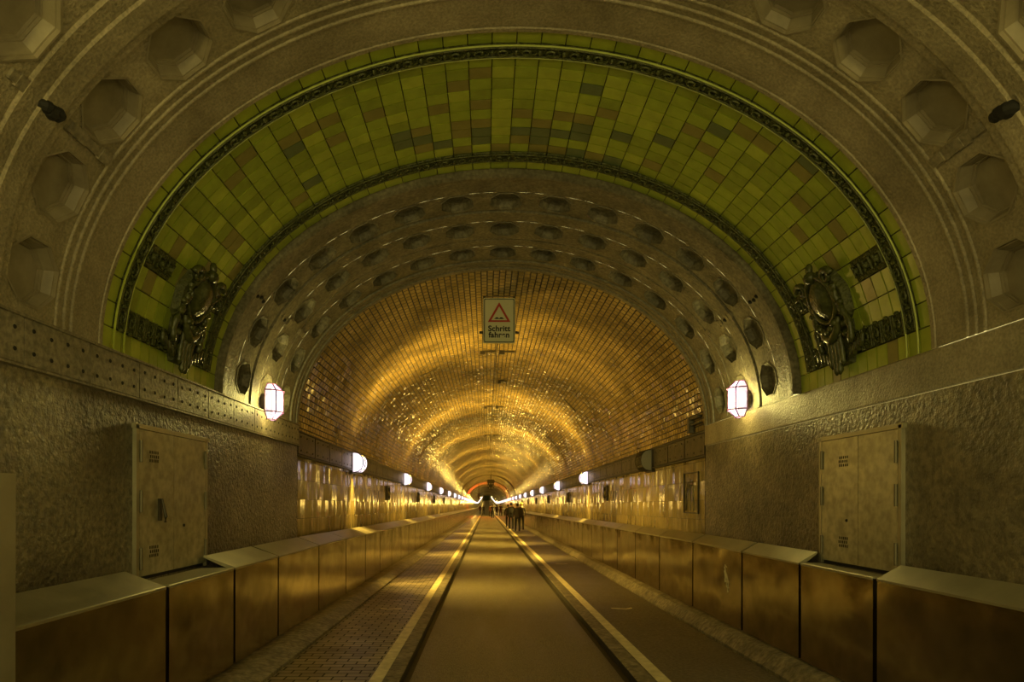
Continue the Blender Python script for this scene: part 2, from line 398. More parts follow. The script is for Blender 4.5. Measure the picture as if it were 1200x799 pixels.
# glazed cartouche reliefs at the foot of the green band
M_orn2 = mat('dark_olive_glaze_ground', (.035,.042,.012), (.10,.105,.03), .38, nscale=14, bump=.9, bscale=34, bdist=.03)
def cartouche(sg, label):
    y0 = 5.06
    def Q(u, v, d):   # u along depth (towards the tunnel +), v up along the arc from the springing, d proud
        return P(sg*(S-v), y0+u, .02-d)
    r = empty('relief_ornament', Q(0, .30, 0))
    base = Vector(r.location)
    def plate(mb, pts, d0, d1, inset=.88):
        n = len(pts); cu = sum(p[0] for p in pts)/n; cv = sum(p[1] for p in pts)/n
        v = [Q(u, w_, d0)-base for u, w_ in pts]+[Q(cu+(u-cu)*inset, cv+(w_-cv)*inset, d1)-base for u, w_ in pts]+[Q(cu, cv, d1+.004)-base]
        mb.add(v, [(i, (i+1) % n, n+(i+1) % n, n+i) for i in range(n)]+[(n+i, n+(i+1) % n, 2*n) for i in range(n)])
    m = MB()
    plate(m, [(-.16,.42),(-.24,.50),(-.27,.70),(-.20,.86),(0,.93),(.19,.88),(.26,.72),(.24,.56),(.15,.44)], -.02, .06)
    plate(m, [(-.13,.10),(-.20,.45),(.20,.45),(.12,.10)], -.02, .045)
    m.build('back_plate', M_orn2, r)
    m = MB(); n = 20
    el = [(.145*math.cos(2*PI*i/n), .69+.195*math.sin(2*PI*i/n)) for i in range(n)]
    plate(m, el, .055, .125, .55)
    m.build('oval_shield', M_orn, r, True)
    m = MB()
    m.tube([Q(u*1.08, .70+(v-.70)*1.08, .075)-base for u, v in el+[el[0]]], .022, 8)
    m.build('shield_rim', M_orn, r, True)
    for a in (-1, 1):
        m = MB()
        pts = []
        for i in range(26):
            t = i/25*2.3*PI; rr = .095*(1-i/32)
            pts.append(Q(a*(.185+rr*math.cos(t)*.7), .84+rr*math.sin(t)*.7, .08)-base)
        m.tube(pts, [.03-.018*i/25 for i in range(26)], 7)
        pts = [Q(a*(.20-.03*math.sin(i/14*PI*2)), .76-.50*i/14, .07)-base for i in range(15)]
        m.tube(pts, [.035-.015*abs(math.sin(i)) for i in range(15)], 7)
        for i in range(4):
            m.ball(Q(a*(.20-.012*i), .60-.085*i, .075)-base, .026, .034, .03, 0, 8, 5)
        m.build('scroll', M_orn, r, True)
        m = MB()   # leaf tails spreading outwards along the border
        for q in range(4):
            pts = [Q(a*(.14+.05*q+.03*math.sin(i/6*PI)), .14+.10*math.sin((i/6)*PI)+.02*q, .045)-base for i in range(7)]
            m.tube(pts, [.022-.002*i for i in range(7)], 6)
        m.build('leaf_tail', M_orn, r, True)
    m = MB()
    pts = [Q(-.15+.30*i/12, .50-.16*math.sin(PI*i/12), .09)-base for i in range(13)]
    m.tube(pts, [.018+.026*math.sin(PI*i/12) for i in range(13)], 8)
    for i in range(5): m.ball(Q(-.10+.05*i, .46-.05*math.sin(PI*i/4), .11)-base, .03, .034, .03, 0, 8, 5)
    m.build('garland', M_orn, r, True)
    m = MB(); m.ball(Q(0, .90, .08)-base, .05, .06, .05, 0, 10, 6); m.ball(Q(0,.965,.05)-base, .03,.03,.05,0,8,5)
    m.build('crest', M_orn, r, True)
    for q in range(4):
        m = MB(); u = -.075+.05*q; ln = [.30,.37,.37,.31][q]
        pts = [Q(u, .40-ln*i/10, .07)-base for i in range(11)]
        m.tube(pts, [.021+.006*(i % 2) for i in range(10)]+[.008], 7)
        m.build('tassel_rod', M_orn, r, True)
    return tag(r, label, 'ornament', 'glazed cartouches on the green tiles')
cartouche(-1, 'dark glazed cartouche with oval shield on the green tiles above the left metal door')
cartouche(1, 'dark glazed cartouche with oval shield on the green tiles above the right metal door')

# ---------------------------------------------------------------- hall side walls
def hall_wall(sg, name, label):
    m = MB()
    y0, y1 = -1.5, 8.29
    xs = sg*A
    def ribbon(mb, z0, z1, x=xs, ny=60, nz=6, mi=0):
        v = [(x, y0+(y1-y0)*i/ny, z0+(z1-z0)*j/nz) for j in range(nz+1) for i in range(ny+1)]
        mb.add(v, [(j*(ny+1)+i, j*(ny+1)+i+1, (j+1)*(ny+1)+i+1, (j+1)*(ny+1)+i) for j in range(nz) for i in range(ny)], mi)
    ribbon(m, -.2, 2.32); 
    m.prism([(xs, -.2), (xs, 2.6), (xs+sg*.35, 2.6), (xs+sg*.35, -.2)], y1-.02, y1)
    o = m.build(name, M_rough if sg < 0 else M_rough2); return struct(o, label)
wl = hall_wall(-1, 'wall_left', 'rough dark plaster wall on the left of the hall')
wr = hall_wall(1, 'wall_right', 'rough dark plaster wall on the right of the hall')
seams = [3.36-.557*k for k in range(8, 0, -1)]+[3.36+.557*k for k in range(0, 9)]+[8.29]
for sg, nm in ((-1, 'trim_1'), (1, 'trim_2')):
    m = MB(); xs = sg*A; x1 = sg*(A-(.022 if sg < 0 else .006))
    ss = seams if sg < 0 else [-1.5, 8.29]
    for a, b in zip(ss, ss[1:]):
        g = .005 if sg < 0 else 0
        z0, z1 = (2.325, 2.60)
        m.prism([(xs+sg*.05, z0), (x1+sg*.01, z0), (x1, z0+.012), (x1, z1-.01), (x1+sg*.01, z1), (xs+sg*.05, z1)], max(a,-1.5)+g, b-g)
    if sg < 0: m.prism([(xs, 2.31), (xs-sg*.03, 2.315), (xs-sg*.03, 2.328), (xs, 2.333)], -1.5, 8.29)
    if sg < 0: m.prism([(xs+sg*.03, 2.585), (xs-sg*.035, 2.59), (xs-sg*.035, 2.606), (xs+sg*.03, 2.61)], -1.5, 8.29)
    o = m.build(nm, M_belt if sg < 0 else M_stone); struct(o, 'springing band of jointed plates with small holes on the left wall' if sg < 0 else 'smooth springing band on the right wall')
    if sg < 0:
        m = MB()
        for a, b in zip(ss, ss[1:]):
            if b < 2.5: continue
            for q in range(4):
                yy = a+(b-a)*(q+.5)/4
                for zz in (2.40, 2.525):
                    zz += random.uniform(-.006,.006)
                    m.tube([(x1+.004, yy, zz), (x1-.0, yy, zz), (x1+.003, yy, zz)], [.011,.013,.011], 8)
        oo = m.build('rivet_holes', M_dark, o); oo['kind'] = 'stuff'
# ---------------------------------------------------------------- tunnel tube
AT, BT, ZT = 2.80, 2.18, 2.61
ys = [8.29]
while ys[-1] < 392: ys.append(ys[-1]+(1.2 if ys[-1] < 60 else 4))
m = MB(); n = 72
tt = arc_table(AT, BT)
for y0, y1 in zip(ys, ys[1:]):
    v = []; us = []
    for i in range(n+1):
        th = -PI/2+PI*i/n; x, z = AT*math.sin(th), BT*math.cos(th)
        sv = tt[int(round(abs(th)/(PI/2)*2000))]*(1 if th > 0 else -1)+20
        us.append(sv)
        v += [(x, y0, ZT+z+al(y0)), (x, y1, ZT+z+al(y1))]
    m.add(v, [(2*i, 2*i+1, 2*i+3, 2*i+2) for i in range(n)], 0, [[(y0, us[i]), (y1, us[i]), (y1, us[i+1]), (y0, us[i+1])] for i in range(n)])
tube_ceiling = struct(m.build('ceiling', M_vault, smooth=True), 'long golden tiled tunnel vault')
for sg, nm in ((-1, 'wall_left'), (1, 'wall_right')):
    m = MB()
    for y0, y1 in zip(ys, ys[1:]):
        v = [(sg*AT, y0, -.3+al(y0)), (sg*AT, y1, -.3+al(y1)), (sg*AT, y1, ZT+al(y1)), (sg*AT, y0, ZT+al(y0))]
        m.add(v, [(0,1,2,3)], 0, [[(y0,-.1),(y1,-.1),(y1,ZT+.2),(y0,ZT+.2)]])
    struct(m.build(nm, M_tilewall), 'glazed cream tile wall of the tunnel, %s side' % ('left' if sg < 0 else 'right'))
    # dark plate band above the tiles
    m = MB(); k = 0; y = 8.32
    while y < 390:
        st = .85 if y < 50 else (3.4 if y < 120 else 12)
        y1 = min(y+st, 391)
        x1 = sg*(AT-.045); g = .018
        m.prism([(sg*(AT+.02), 2.31), (x1, 2.31), (x1, 2.60), (sg*(AT+.02), 2.60)], y+g, y1-g, 0, al)
        m.prism([(sg*(AT+.02), 2.29), (sg*(AT-.02), 2.29), (sg*(AT-.02), 2.62), (sg*(AT+.02), 2.62)], y-.001, y1+.001, 1, al)
        if y < 30:
            for zz in (2.36, 2.55):
                for q in range(3):
                    yy = y+st*(q+.5)/3; m.ball((x1, yy, zz+al(yy)), .012, .014, .014, 1, 6, 4)
        y = y1
    for zz in (2.285, 2.615):
        for y0, y1 in zip(ys, ys[1:]):
            m.prism([(sg*(AT+.02), zz-.012), (sg*(AT-.055), zz-.012), (sg*(AT-.055), zz+.012), (sg*(AT+.02), zz+.012)], y0, y1, 1, al)
    struct(m.build('trim_3' if sg < 0 else 'trim_4', [M_iron, M_gutter]), 'dark riveted plate band along the %s tunnel wall' % ('left' if sg < 0 else 'right'))
# dark joint rings
for k, yr in enumerate((22.5, 63, 78, 92, 140)):
    m = MB(); wd = .10 if yr > 30 else .03
    th_ = .05 if yr > 30 else .012
    for i in range(60):
        a0, a1 = -PI/2+PI*i/60, -PI/2+PI*(i+1)/60
        if yr < 30 and not (abs(abs(a0)-1.05) < .28): continue
        vv = []
        for a in (a0, a1):
            for d in (0, th_):
                for yy in (yr, yr+wd):
                    vv.append(((AT-d)*math.sin(a), yy, ZT+al(yr)+(BT-d)*math.cos(a)))
        m.add(vv, [(2,3,7,6),(0,2,6,4),(1,5,7,3)])
    struct(m.build('trim_%d' % (5+k), M_iron), 'dark joint ring around the tunnel vault')
# end wall
m = MB(); ye = 391.5
zb = al(ye)
m.box(-3.2, 3.2, ye, ye+.3, zb-.2, zb+5)
struct(m.build('wall_end', M_stone), 'pale wall closing the far end of the tunnel')
m = MB(); m.box(-1.6, 1.6, ye-.2, ye-.02, zb+.1, zb+3.0, 0)
for q in (-1.6, -.55, .5, 1.5): m.box(q, q+.12, ye-.3, ye-.2, zb+.1, zb+3.0, 1)
struct(m.build('door_3', [mat('green_gate', (.06,.12,.06), None, .5), M_iron]), 'small dark green lift gate at the far end of the tunnel')

# ---------------------------------------------------------------- floor
HL, HW = CZ-1.585, CZ-1.50          # lane and walkway heights at the camera
LX0, LX1 = -.925, 1.085
fy = [-1.5+.5*i for i in range(20)] + ys[1:]
fy = sorted(set([round(q, 3) for q in fy]))
def strip(mb, x0, x1, z, z2=None, mi=0, yy=fy, uv=True):
    z2 = z if z2 is None else z2
    for y0, y1 in zip(yy, yy[1:]):
        mb.add([(x0, y0, z+al(y0)), (x1, y0, z2+al(y0)), (x1, y1, z2+al(y1)), (x0, y1, z+al(y1))], [(0,1,2,3)], mi,
               [[(x0, y0+5), (x1, y0+5), (x1, y1+5), (x0, y1+5)]])
m = MB()
strip(m, LX0-.02, LX1+.02, HL)
strip(m, LX0-.06, LX0+.035, HL+.002, mi=3); strip(m, LX1-.035, LX1+.06, HL+.002, mi=3)
strip(m, -2.9, -1.09, HW, mi=1)
strip(m, -1.09, LX0-.03, HW, mi=4); strip(m, LX0-.03, LX0-.02, HW, HW-.008, 4); strip(m, LX0-.02, LX0-.015, HW-.008, HL-.01, 3)
strip(m, 1.26, 2.9, HW, mi=2)
strip(m, LX1+.03, 1.26, HW, mi=4); strip(m, LX1+.02, LX1+.03, HW-.008, HW, 4); strip(m, LX1+.015, LX1+.02, HL-.01, HW-.008, 3)
floor = struct(m.build('floor', [M_road, M_paver, M_walk, M_gutter, M_kerb]), 'sunken asphalt lane between brick walkway on the left and asphalt walkway on the right')
for xc, wd in ((-1.145, .115), (1.325, .12)):
    m = MB(); strip(m, xc-wd/2, xc+wd/2, HW+.004)
    m.build('painted_line', M_line, floor)
def chevron(x, y, sg):
    m = MB(); z = HW+.005
    for (ax, ay, bx, by) in ((-.13, .10, -.02, 0), (-.03, 0, .18, .07)):
        wd = .075
        q = [(x+ax*sg, y+ay), (x+bx*sg, y+by), (x+bx*sg, y+by+wd), (x+ax*sg, y+ay+wd)]
        m.add([(a, b, z+al(b)) for a, b in q], [(0,1,2,3)])
    m.build('chevron_mark', M_line, floor)
def ypx(py): return 1080/(py-592.9)
for (px, py, sg) in ((455, 715, 1), (510, 661, 1), (733, 714, -1), (660, 661, -1)):
    y = ypx(py); chevron(CX+(px-570)*y/F, y, sg)

# sloped kerb stones under the barriers
XBL, XBR = -2.42, 2.54
def kerb(sg, foot, xb, zb_, name, label):
    m = MB(); y = -1.5; k = 0
    while y < 390:
        st = .9 if y < 40 else (5 if y < 100 else 12)
        y1 = min(y+st, 391); g = .004
        m.prism([(foot, HW-.02), (foot, HW+.03), (foot+(xb-foot)*.55, HW+.03+(zb_-HW-.03)*.75), (xb+sg*.01, zb_-.01), (sg*(A-.02), zb_-.01), (sg*(A-.02), HW-.05)], y+g, y1-g, 0, al)
        y = y1
    struct(m.build(name, M_kerb), label)
ZBL, ZBR = CZ-1.40, CZ-1.33
kerb(-1, -2.08, XBL, ZBL, 'trim_10', 'sloping stone kerb along the foot of the left steel barrier')
kerb(1, 2.36, XBR, ZBR, 'trim_11', 'sloping stone kerb along the foot of the right steel barrier')

# ---------------------------------------------------------------- steel barrier panels
def lvl(y): return 0 if y < 8.2 else al(y)-al(8.2)
def panel_mesh(sg, y0, y1, flat, both=False):
    xb = XBL if sg < 0 else XBR; zt = CZ-(.605 if sg < 0 else .545); zb0 = (ZBL if sg < 0 else ZBR)
    zk = zt if flat else CZ-(.505 if sg < 0 else .455)
    g = .024 if y0 < 5 else .02
    xw = sg*(A-.045) 
    ya, yb = y0+g, y1-g
    def L(y, z, bottom=False): return z+(al(y) if bottom else (lvl(y)))
    face = MB(); cap = MB()
    # face sheet: returns at both ends
    prof = lambda y: [(xb, L(y, zb0, True)), (xb, L(y, zt-.012)), (xb+sg*.03, L(y, zt-.012)), (xb+sg*.03, L(y, zb0, True))]
    a, b = prof(ya), prof(yb)
    face.add([(x, ya, z) for x, z in a]+[(x, yb, z) for x, z in b], [(0,1,2,3),(7,6,5,4),(0,4,5,1),(1,5,6,2),(2,6,7,3),(3,7,4,0)])
    pc = lambda y: [(xb-sg*.004, L(y, zt-.022)), (xb-sg*.004, L(y, zt-.006)), (xb+sg*.006, L(y, zt)), (xw, L(y, zk)), (xw, L(y, zk-.015)), (xb+sg*.03, L(y, zt-.03))]
    a, b = pc(ya), pc(yb); nn = 6
    cap.add([(x, ya, z) for x, z in a]+[(x, yb, z) for x, z in b], [tuple(range(nn)), tuple(range(2*nn-1, nn-1, -1))]+[(i, nn+i, nn+(i+1) % nn, (i+1) % nn) for i in range(nn)])
    return face, cap, Vector(((xb+xw)/2, (y0+y1)/2, zb0+al(y0)))
ysm = {-1: [2.62, 4.28, 5.42, 6.56, 8.15], 1: [2.62, 4.33, 5.37, 6.58, 8.15]}
ordn = ['first','second','third','fourth','fifth','sixth','seventh','eighth','ninth','tenth','eleventh','twelfth','thirteenth','fourteenth','fifteenth','sixteenth','seventeenth','eighteenth','nineteenth','twentieth']
ordn += ['twenty-'+q for q in ordn[:9]]+['thirtieth']+['thirty-'+q for q in ordn[:9]]+['fortieth']
for sg in (-1, 1):
    side = 'left' if sg < 0 else 'right'
    yy = list(ysm[sg])
    while len(yy) < 151: yy.append(yy[-1]+1.57)
    for k in range(150):
        face, cap, base = panel_mesh(sg, yy[k], yy[k+1], k == 1)
        if k == 0: lab = 'big steel barrier panel nearest the viewer on the %s, before the metal door' % side
        elif k == 1: lab = 'steel barrier panel with flat low top under the %s metal door' % side
        elif k == 2: lab = 'steel barrier panel just beyond the metal door on the %s' % side
        elif k < 40: lab = '%s steel barrier panel beyond the one under the %s metal door' % (ordn[k-2], side)
        else: lab = 'tiny far steel barrier panel merging into the row on the %s' % side
        grp = 'steel barrier panels along the %s wall' % side
        if k < 30:
            r = empty('barrier_panel', base); r.location = base
            for mb, nm, mt in ((face, 'face_sheet', M_steel), (cap, 'top_cap', M_cap)):
                mb.v = [tuple(Vector(v)-base) for v in mb.v]; o = mb.build(nm, mt, r)
        else:
            face.add(cap.v, cap.f, 1); r = face.build('barrier_panel', [M_steel, M_cap], loc=base)
        tag(r, lab, 'barrier', grp)
        if sg > 0 and k == 3:   # scribbled graffiti scratched on the sheet
            m = MB(); 
            for q in range(3):
                pts = []
                for i in range(40):
                    t = i/39*2*PI*1.6
                    yq = 7.0+.05*math.sin(t*1.0+q)+.02*math.sin(3*t); zq = CZ-.93+.16*math.cos(t*.5+q*.4)*math.cos(t*.33)+.04*math.sin(t*2)
                    pts.append(Vector((XBR-.003, yq, zq))-base)
                m.tube(pts, .004, 4)
            m.build('scratched_scribble', M_line, r)
    st = MB(); y = yy[150]
    while y < 389:
        y1 = min(y+1.57, 391); f_, c_, _ = panel_mesh(sg, y, y1, False); st.add(f_.v, f_.f, 0); st.add(c_.v, c_.f, 1); y = y1
    tag(st.build('barrier_panel', [M_steel, M_cap]), 'farthest barrier panels at the end of the %s row' % side, 'barrier', None, 'stuff')
    # dark carcass behind the sheets
    m = MB(); xb = XBL if sg < 0 else XBR
    for a, b in zip(fy, fy[1:]):
        if b < 2.2: continue
        m.prism([(xb+sg*.035, ZBL+.0), (xb+sg*.035, CZ-.70), (sg*(A-.05), CZ-.70), (sg*(A-.05), ZBL)], a, b, 0, lambda y: lvl(y)+(-.08 if y < 8.2 else -.09))
    struct(m.build('trim_12' if sg < 0 else 'trim_13', M_gutter), 'dark carcass seen in the gaps of the %s steel barrier' % side)

# steel gate post at the left edge
r = empty('steel_post', (CX-1.975, 2.50, HW+al(2.5)))
m = MB(); m.box(-.35, .0, -.02, .03, 0, 1.62); m.build('flat_leaf', M_hinge, r)
m = MB(); m.box(-.012, .022, -.045, .05, 0, 1.63); m.build('edge_strip', M_cap, r)
tag(r, 'upright flat steel gate leaf cut off by the left edge of the picture', 'post')

# ---------------------------------------------------------------- metal doors in the side walls
def wall_door(sg, y0, y1, name, label, handle):
    zb_, zt_ = CZ-(.60 if sg < 0 else .545), CZ+.505
    r = empty(name, (sg*A, (y0+y1)/2, zb_)); ox = Vector(r.location)
    def bx(nm, mt, xa, xb_, ya, yb, za, zb2, par=r, off=None):
        m = MB(); o = off if off is not None else ox
        m.box(min(xa,xb_)-o.x, max(xa,xb_)-o.x, ya-o.y, yb-o.y, za-o.z, zb2-o.z); return m.build(nm, mt, par)
    X = lambda d: sg*(A-d)
    m = MB()
    for (ya, yb, za, zb2) in ((y0-.035, y0, zb_, zt_+.03), (y1, y1+.035, zb_, zt_+.03), (y0-.05, y1+.07, zt_+.005, zt_+.04)):
        m.box(min(X(.03), X(-.05))-ox.x, max(X(.03), X(-.05))-ox.x, ya-ox.y, yb-ox.y, za-ox.z, zb2-ox.z)
    m.build('door_frame', M_cap, r)
    bx('recess', M_dark, X(.0), X(.004), y0, y1, zb_, zt_+.01)
    ymid = y0+(y1-y0)*.47
    for q, (ya, yb) in enumerate(((y0+.006, ymid-.003), (ymid+.003, y1-.006))):
        leaf = bx('door_leaf', M_door, X(.008), X(.028), ya, yb, zb_+.03, zt_)
        hy = ya+.01 if q == 0 else yb-.01
        for zz in (zt_-.24, zb_+.50, zb_+.08):
            m = MB(); m.tube([(X(.036)-ox.x, hy-ox.y, zz-ox.z), (X(.036)-ox.x, hy-ox.y, zz+.16-ox.z)], .011, 8); m.build('hinge', M_hinge, leaf)
        if (q == 0 if sg < 0 else q == 1):
            for zz in (zt_-.22, zb_+.17):
                m = MB()
                for i in range(5):
                    for j in range(3):
                        yc = ya+.14+i*.027+(j % 2)*.008; zc = zz+j*.032
                        m.box(min(X(.0285), X(.030))-ox.x, max(X(.0285), X(.030))-ox.x, yc-.006-ox.y, yc+.006-ox.y, zc-.011-ox.z, zc+.011-ox.z)
                m.build('vent_slots', M_dark, leaf)
            if handle:
                hy2 = ya+.27
                m = MB(); m.box(X(.03)-.002-ox.x, X(.03)+.012-ox.x, hy2-.02-ox.y, hy2+.02-ox.y, zb_+.43-ox.z, zb_+.60-ox.z)
                m.tube([(X(.05)-ox.x, hy2-ox.y, zb_+.60-ox.z), (X(.075)-ox.x, hy2+.01-ox.y, zb_+.46-ox.z), (X(.06)-ox.x, hy2+.03-ox.y, zb_+.42-ox.z)], [.008,.013,.01], 8)
                m.build('door_handle', M_iron, leaf)
    m = MB(); x0_ = X(.03)-ox.x
    m.tube([(x0_, y0+(y1-y0)*(.62)-ox.y, zb_+.38-ox.z), (x0_-sg*.006, y0+(y1-y0)*.62-ox.y, zb_+.38-ox.z)], .012, 10); m.build('keyhole', M_dark, r)
    return struct(r, label)
wall_door(-1, 4.46, 5.52, 'door_1', 'low two leaf painted metal door in the left wall', True)
wall_door(1, 4.36, 5.36, 'door_2', 'low two leaf painted metal door in the right wall', False)

# ---------------------------------------------------------------- lamps
def point(loc, col, e, par, rad=.05):
    l = bpy.data.lights.new('lamp_light', 'POINT'); l.color = col; l.energy = e; l.shadow_soft_size = rad
    o = bpy.data.objects.new('lamp_light', l); C.objects.link(o); o.parent = par; o.location = loc; return o
def hall_lantern(loc, rz, label, pw=HALL_W):
    # faces +x locally
    r = empty('wall_lantern', loc, rz)
    m = MB(); n = 8
    def ring(z, ry, rx, x0=.05): return [Vector((x0+rx*math.cos(a), ry*math.sin(a), z)) for a in [-PI/2+PI*i/n for i in range(n+1)]]
    prof = [(-.20,.06,.07),(-.12,.135,.155),(.12,.135,.155),(.20,.06,.07)]
    vs_ = []; 
    for z, ry, rx in prof: vs_ += ring(z, ry, rx)
    k = n+1
    fs = [(j*k+i, j*k+i+1, (j+1)*k+i+1, (j+1)*k+i) for j in range(3) for i in range(n)]
    fs += [tuple(range(k-1, -1, -1)), tuple(3*k+i for i in range(k))]
    m.add(vs_, fs); m.build('glass_shade', M_glass, r)
    m = MB()
    for z, ry, rx in prof: m.tube([p+Vector((.004, 0, 0)) for p in ring(z, ry+.004, rx+.004)], .008, 5)
    for i in (0, 2, 4, 6, 8):
        m.tube([ring(z, ry+.004, rx+.004)[i] for z, ry, rx in prof], .008, 5)
    m.build('wire_cage', mat('cage_violet', (.30,.12,.38), None, .5, metal=0) if 'cage_violet' not in bpy.data.materials else bpy.data.materials['cage_violet'], r)
    m = MB(); m.tube([(-.02,0,0),(.02,0,0),(.045,0,0)], [.10,.10,.09], 16); m.build('back_plate', M_iron, r)
    point((.16,0,0), HALL_COL, pw, r, .09)
    return tag(r, label, 'lamp', 'caged lanterns on the hall vault')
hall_lantern((-A+.03, 6.98, CZ+1.10), 0, 'bright caged lantern on the left wall where the coffered ring springs')
hall_lantern((A-.03, 6.90, CZ+1.13), PI, 'bright caged lantern on the right wall where the coffered ring springs')

hall_lantern((-A+.03, -.20, CZ+1.10), 0, 'added caged lantern, unseen on the left wall behind the viewer, lighting the near hall', BACK_W)  # added pair out of view, gives the near vault and coffers directional light
hall_lantern((A-.03, -.20, CZ+1.13), PI, 'added caged lantern, unseen on the right wall behind the viewer, lighting the near hall', BACK_W)

def lamp_light(par, k=1.0):
    # light leaves mostly across the tube, through the front glass; a little spills round the lamp
    for (x, z, el, e, sp) in ((.23, .06, 50, .62, 82), (.23, .05, 40, .55, 150), (.24, 0, 0, .2, 110), (.23, -.06, -42, .8, 82), (.12, -.215, -90, .10, 70)):
        l = bpy.data.lights.new('lamp_light', 'AREA'); l.shape = 'RECTANGLE'; l.size = .22; l.size_y = .30 if el != -90 else .12
        l.color = TUNNEL_COL; l.energy = TUNNEL_W*k*e; l.spread = math.radians(sp)
        o = bpy.data.objects.new('lamp_light', l); C.objects.link(o); o.parent = par
        o.location = (x, 0, z); o.rotation_euler = (0, -PI/2-math.radians(el), 0)
def tunnel_lamp(lit=True, light=True):
    # mounted on the left wall, faces +x; origin at the wall
    r = empty('tunnel_lamp')
    L_, Rr = .20, .17
    n = 8; prof = [(.03, -.18)]+[(.07+.15*math.sin(PI*i/n), -.18*math.cos(PI*i/n)) for i in range(n+1)]+[(.03, .18)]
    m = MB(); m.prism(prof, -L_, L_); m.build('glass_shade', M_glass if lit else M_unlit, r)
    m = MB()
    for yy in (-L_, -L_/3*0, L_):
        m.tube([(x+.004, yy, z*1.03) for x, z in prof], .009, 5)
    for (x, z) in (prof[3], prof[7]): m.tube([(x+.006, -L_, z), (x+.006, L_, z)], .007, 5)
    if not lit:
        for q in range(7): m.tube([(x+.006, -L_+q*L_/3, z*1.04) for x, z in prof], .007, 5)
    m.build('frame', M_iron, r)
    m = MB(); m.box(-.02, .03, -L_-.03, L_+.03, -.21, .21); m.build('back_plate', M_iron, r)
    if light: lamp_light(r)
    return r
protoA = tunnel_lamp(True, True); protoB = tunnel_lamp(True, False); protoC = tunnel_lamp(False, False)
usedA = usedB = False
tg = 'lamps along the tunnel walls'
for sg in (-1, 1):
    side = 'left' if sg < 0 else 'right'
    y = 11.9 if sg < 0 else 11.15; k = 0
    while y < 388:
        if sg > 0 and k == 0: o = protoC; lab = 'unlit boxy lamp with slatted cage, nearest lamp on the right tunnel wall'
        else:
            full = k < 13
            if full:
                if not usedA: o = protoA; usedA = True
                else: o = copy_tree(protoA)
            else:
                if not usedB: o = protoB; usedB = True
                else: o = copy_tree(protoB)
            kk = k if sg > 0 else k+1
            if kk <= 12: lab = ('nearest' if kk == 1 else ordn[kk-1])+' glowing lamp from the portal on the %s tunnel wall' % side
            else: lab = 'tiny glowing lamp in the distant string along the %s tunnel wall' % side
        o.location = (sg*(AT-.03), y, CZ+.83+al(y)); o.rotation_euler = (0, 0, 0 if sg < 0 else PI)
        tag(o, lab, 'lamp', tg)
        y += (7.3 if sg < 0 else 6.9); k += 1
# a few stronger lights keep the deep part of the tube lit: the far lamps' own light, one per lamp pair
far = [o for o in C.objects if o.name.startswith('tunnel_lamp') and o.location.y > 104]
far.sort(key=lambda o: o.location.y)
for i, o in enumerate(far):
    if i % 4 == 0: point((.24, 0, 0), TUNNEL_COL, TUNNEL_W*2.5, o, .1)

# ---------------------------------------------------------------- plaques on the tile walls
def plaque(loc, rz, w_, h_):
    r = empty('wall_plaque', loc, rz)
    m = MB()
    for (a, b, c, d) in ((-w_/2, w_/2, -h_/2, -h_/2+.045), (-w_/2, w_/2, h_/2-.045, h_/2), (-w_/2, -w_/2+.045, -h_/2, h_/2), (w_/2-.045, w_/2, -h_/2, h_/2)):
        m.box(-.01, .05, a, b, c, d)
    m.build('frame', M_iron, r)
    m = MB(); m.box(-.01, .015, -w_/2+.04, w_/2-.04, -h_/2+.04, h_/2-.04)
    pts = [(.03, -w_*.3+w_*.6*i/10, .05*math.sin(i*.9)) for i in range(11)]
    m.tube(pts, [.008+.028*math.sin(PI*i/10) for i in range(11)], 7)
    m.build('relief_tile', mat('plaque_glaze', (.10,.085,.04), (.22,.18,.08), .25, nscale=12, bump=.6) if 'plaque_glaze' not in bpy.data.materials else bpy.data.materials['plaque_glaze'], r)
    return r
p0 = plaque((0,0,0), 0, .42, .38); first = True
for sg in (-1, 1):
    side = 'left' if sg < 0 else 'right'
    y = 16.1 if sg < 0 else 15.3
    for k in range(7):
        if first: o = p0; first = False
        else: o = copy_tree(p0)
        o.location = (sg*AT, y, CZ+.33+al(y)); o.rotation_euler = (0,0,0 if sg < 0 else PI)
        tag(o, '%s small dark framed relief plaque from the portal on the %s tile wall' % (ordn[k], side), 'plaque', 'relief plaques between the tunnel lamps')
        y += 7.2
# large line relief right after the right pillar
r = empty('wall_plaque', (AT, 8.98, CZ+.20+al(9)), PI)
m = MB()
for (a, b, c, d) in ((-.32,.32,-.30,-.285),(-.32,.32,.285,.30),(-.32,-.30,-.30,.30),(.30,.32,-.30,.30)): m.box(-.01,.02,a,b,c,d)
m.build('frame', M_iron, r)
m = MB(); m.tube([(.01,-.22,-.26),(.02,-.18,.0),(.02,-.05,.12),(.02,.12,.10),(.02,.16,-.26)], .012, 6); m.tube([(.02,-.02,.2),(.02,0,-.26)], .008, 6)
m.tube([(.02,-.2,.02),(.03,-.06,.16),(.02,.08,.16)], .012, 6)
m.build('line_relief', bpy.data.materials['plaque_glaze'], r)
tag(r, 'large thin framed line relief in the tiles just past the right pillar', 'plaque')

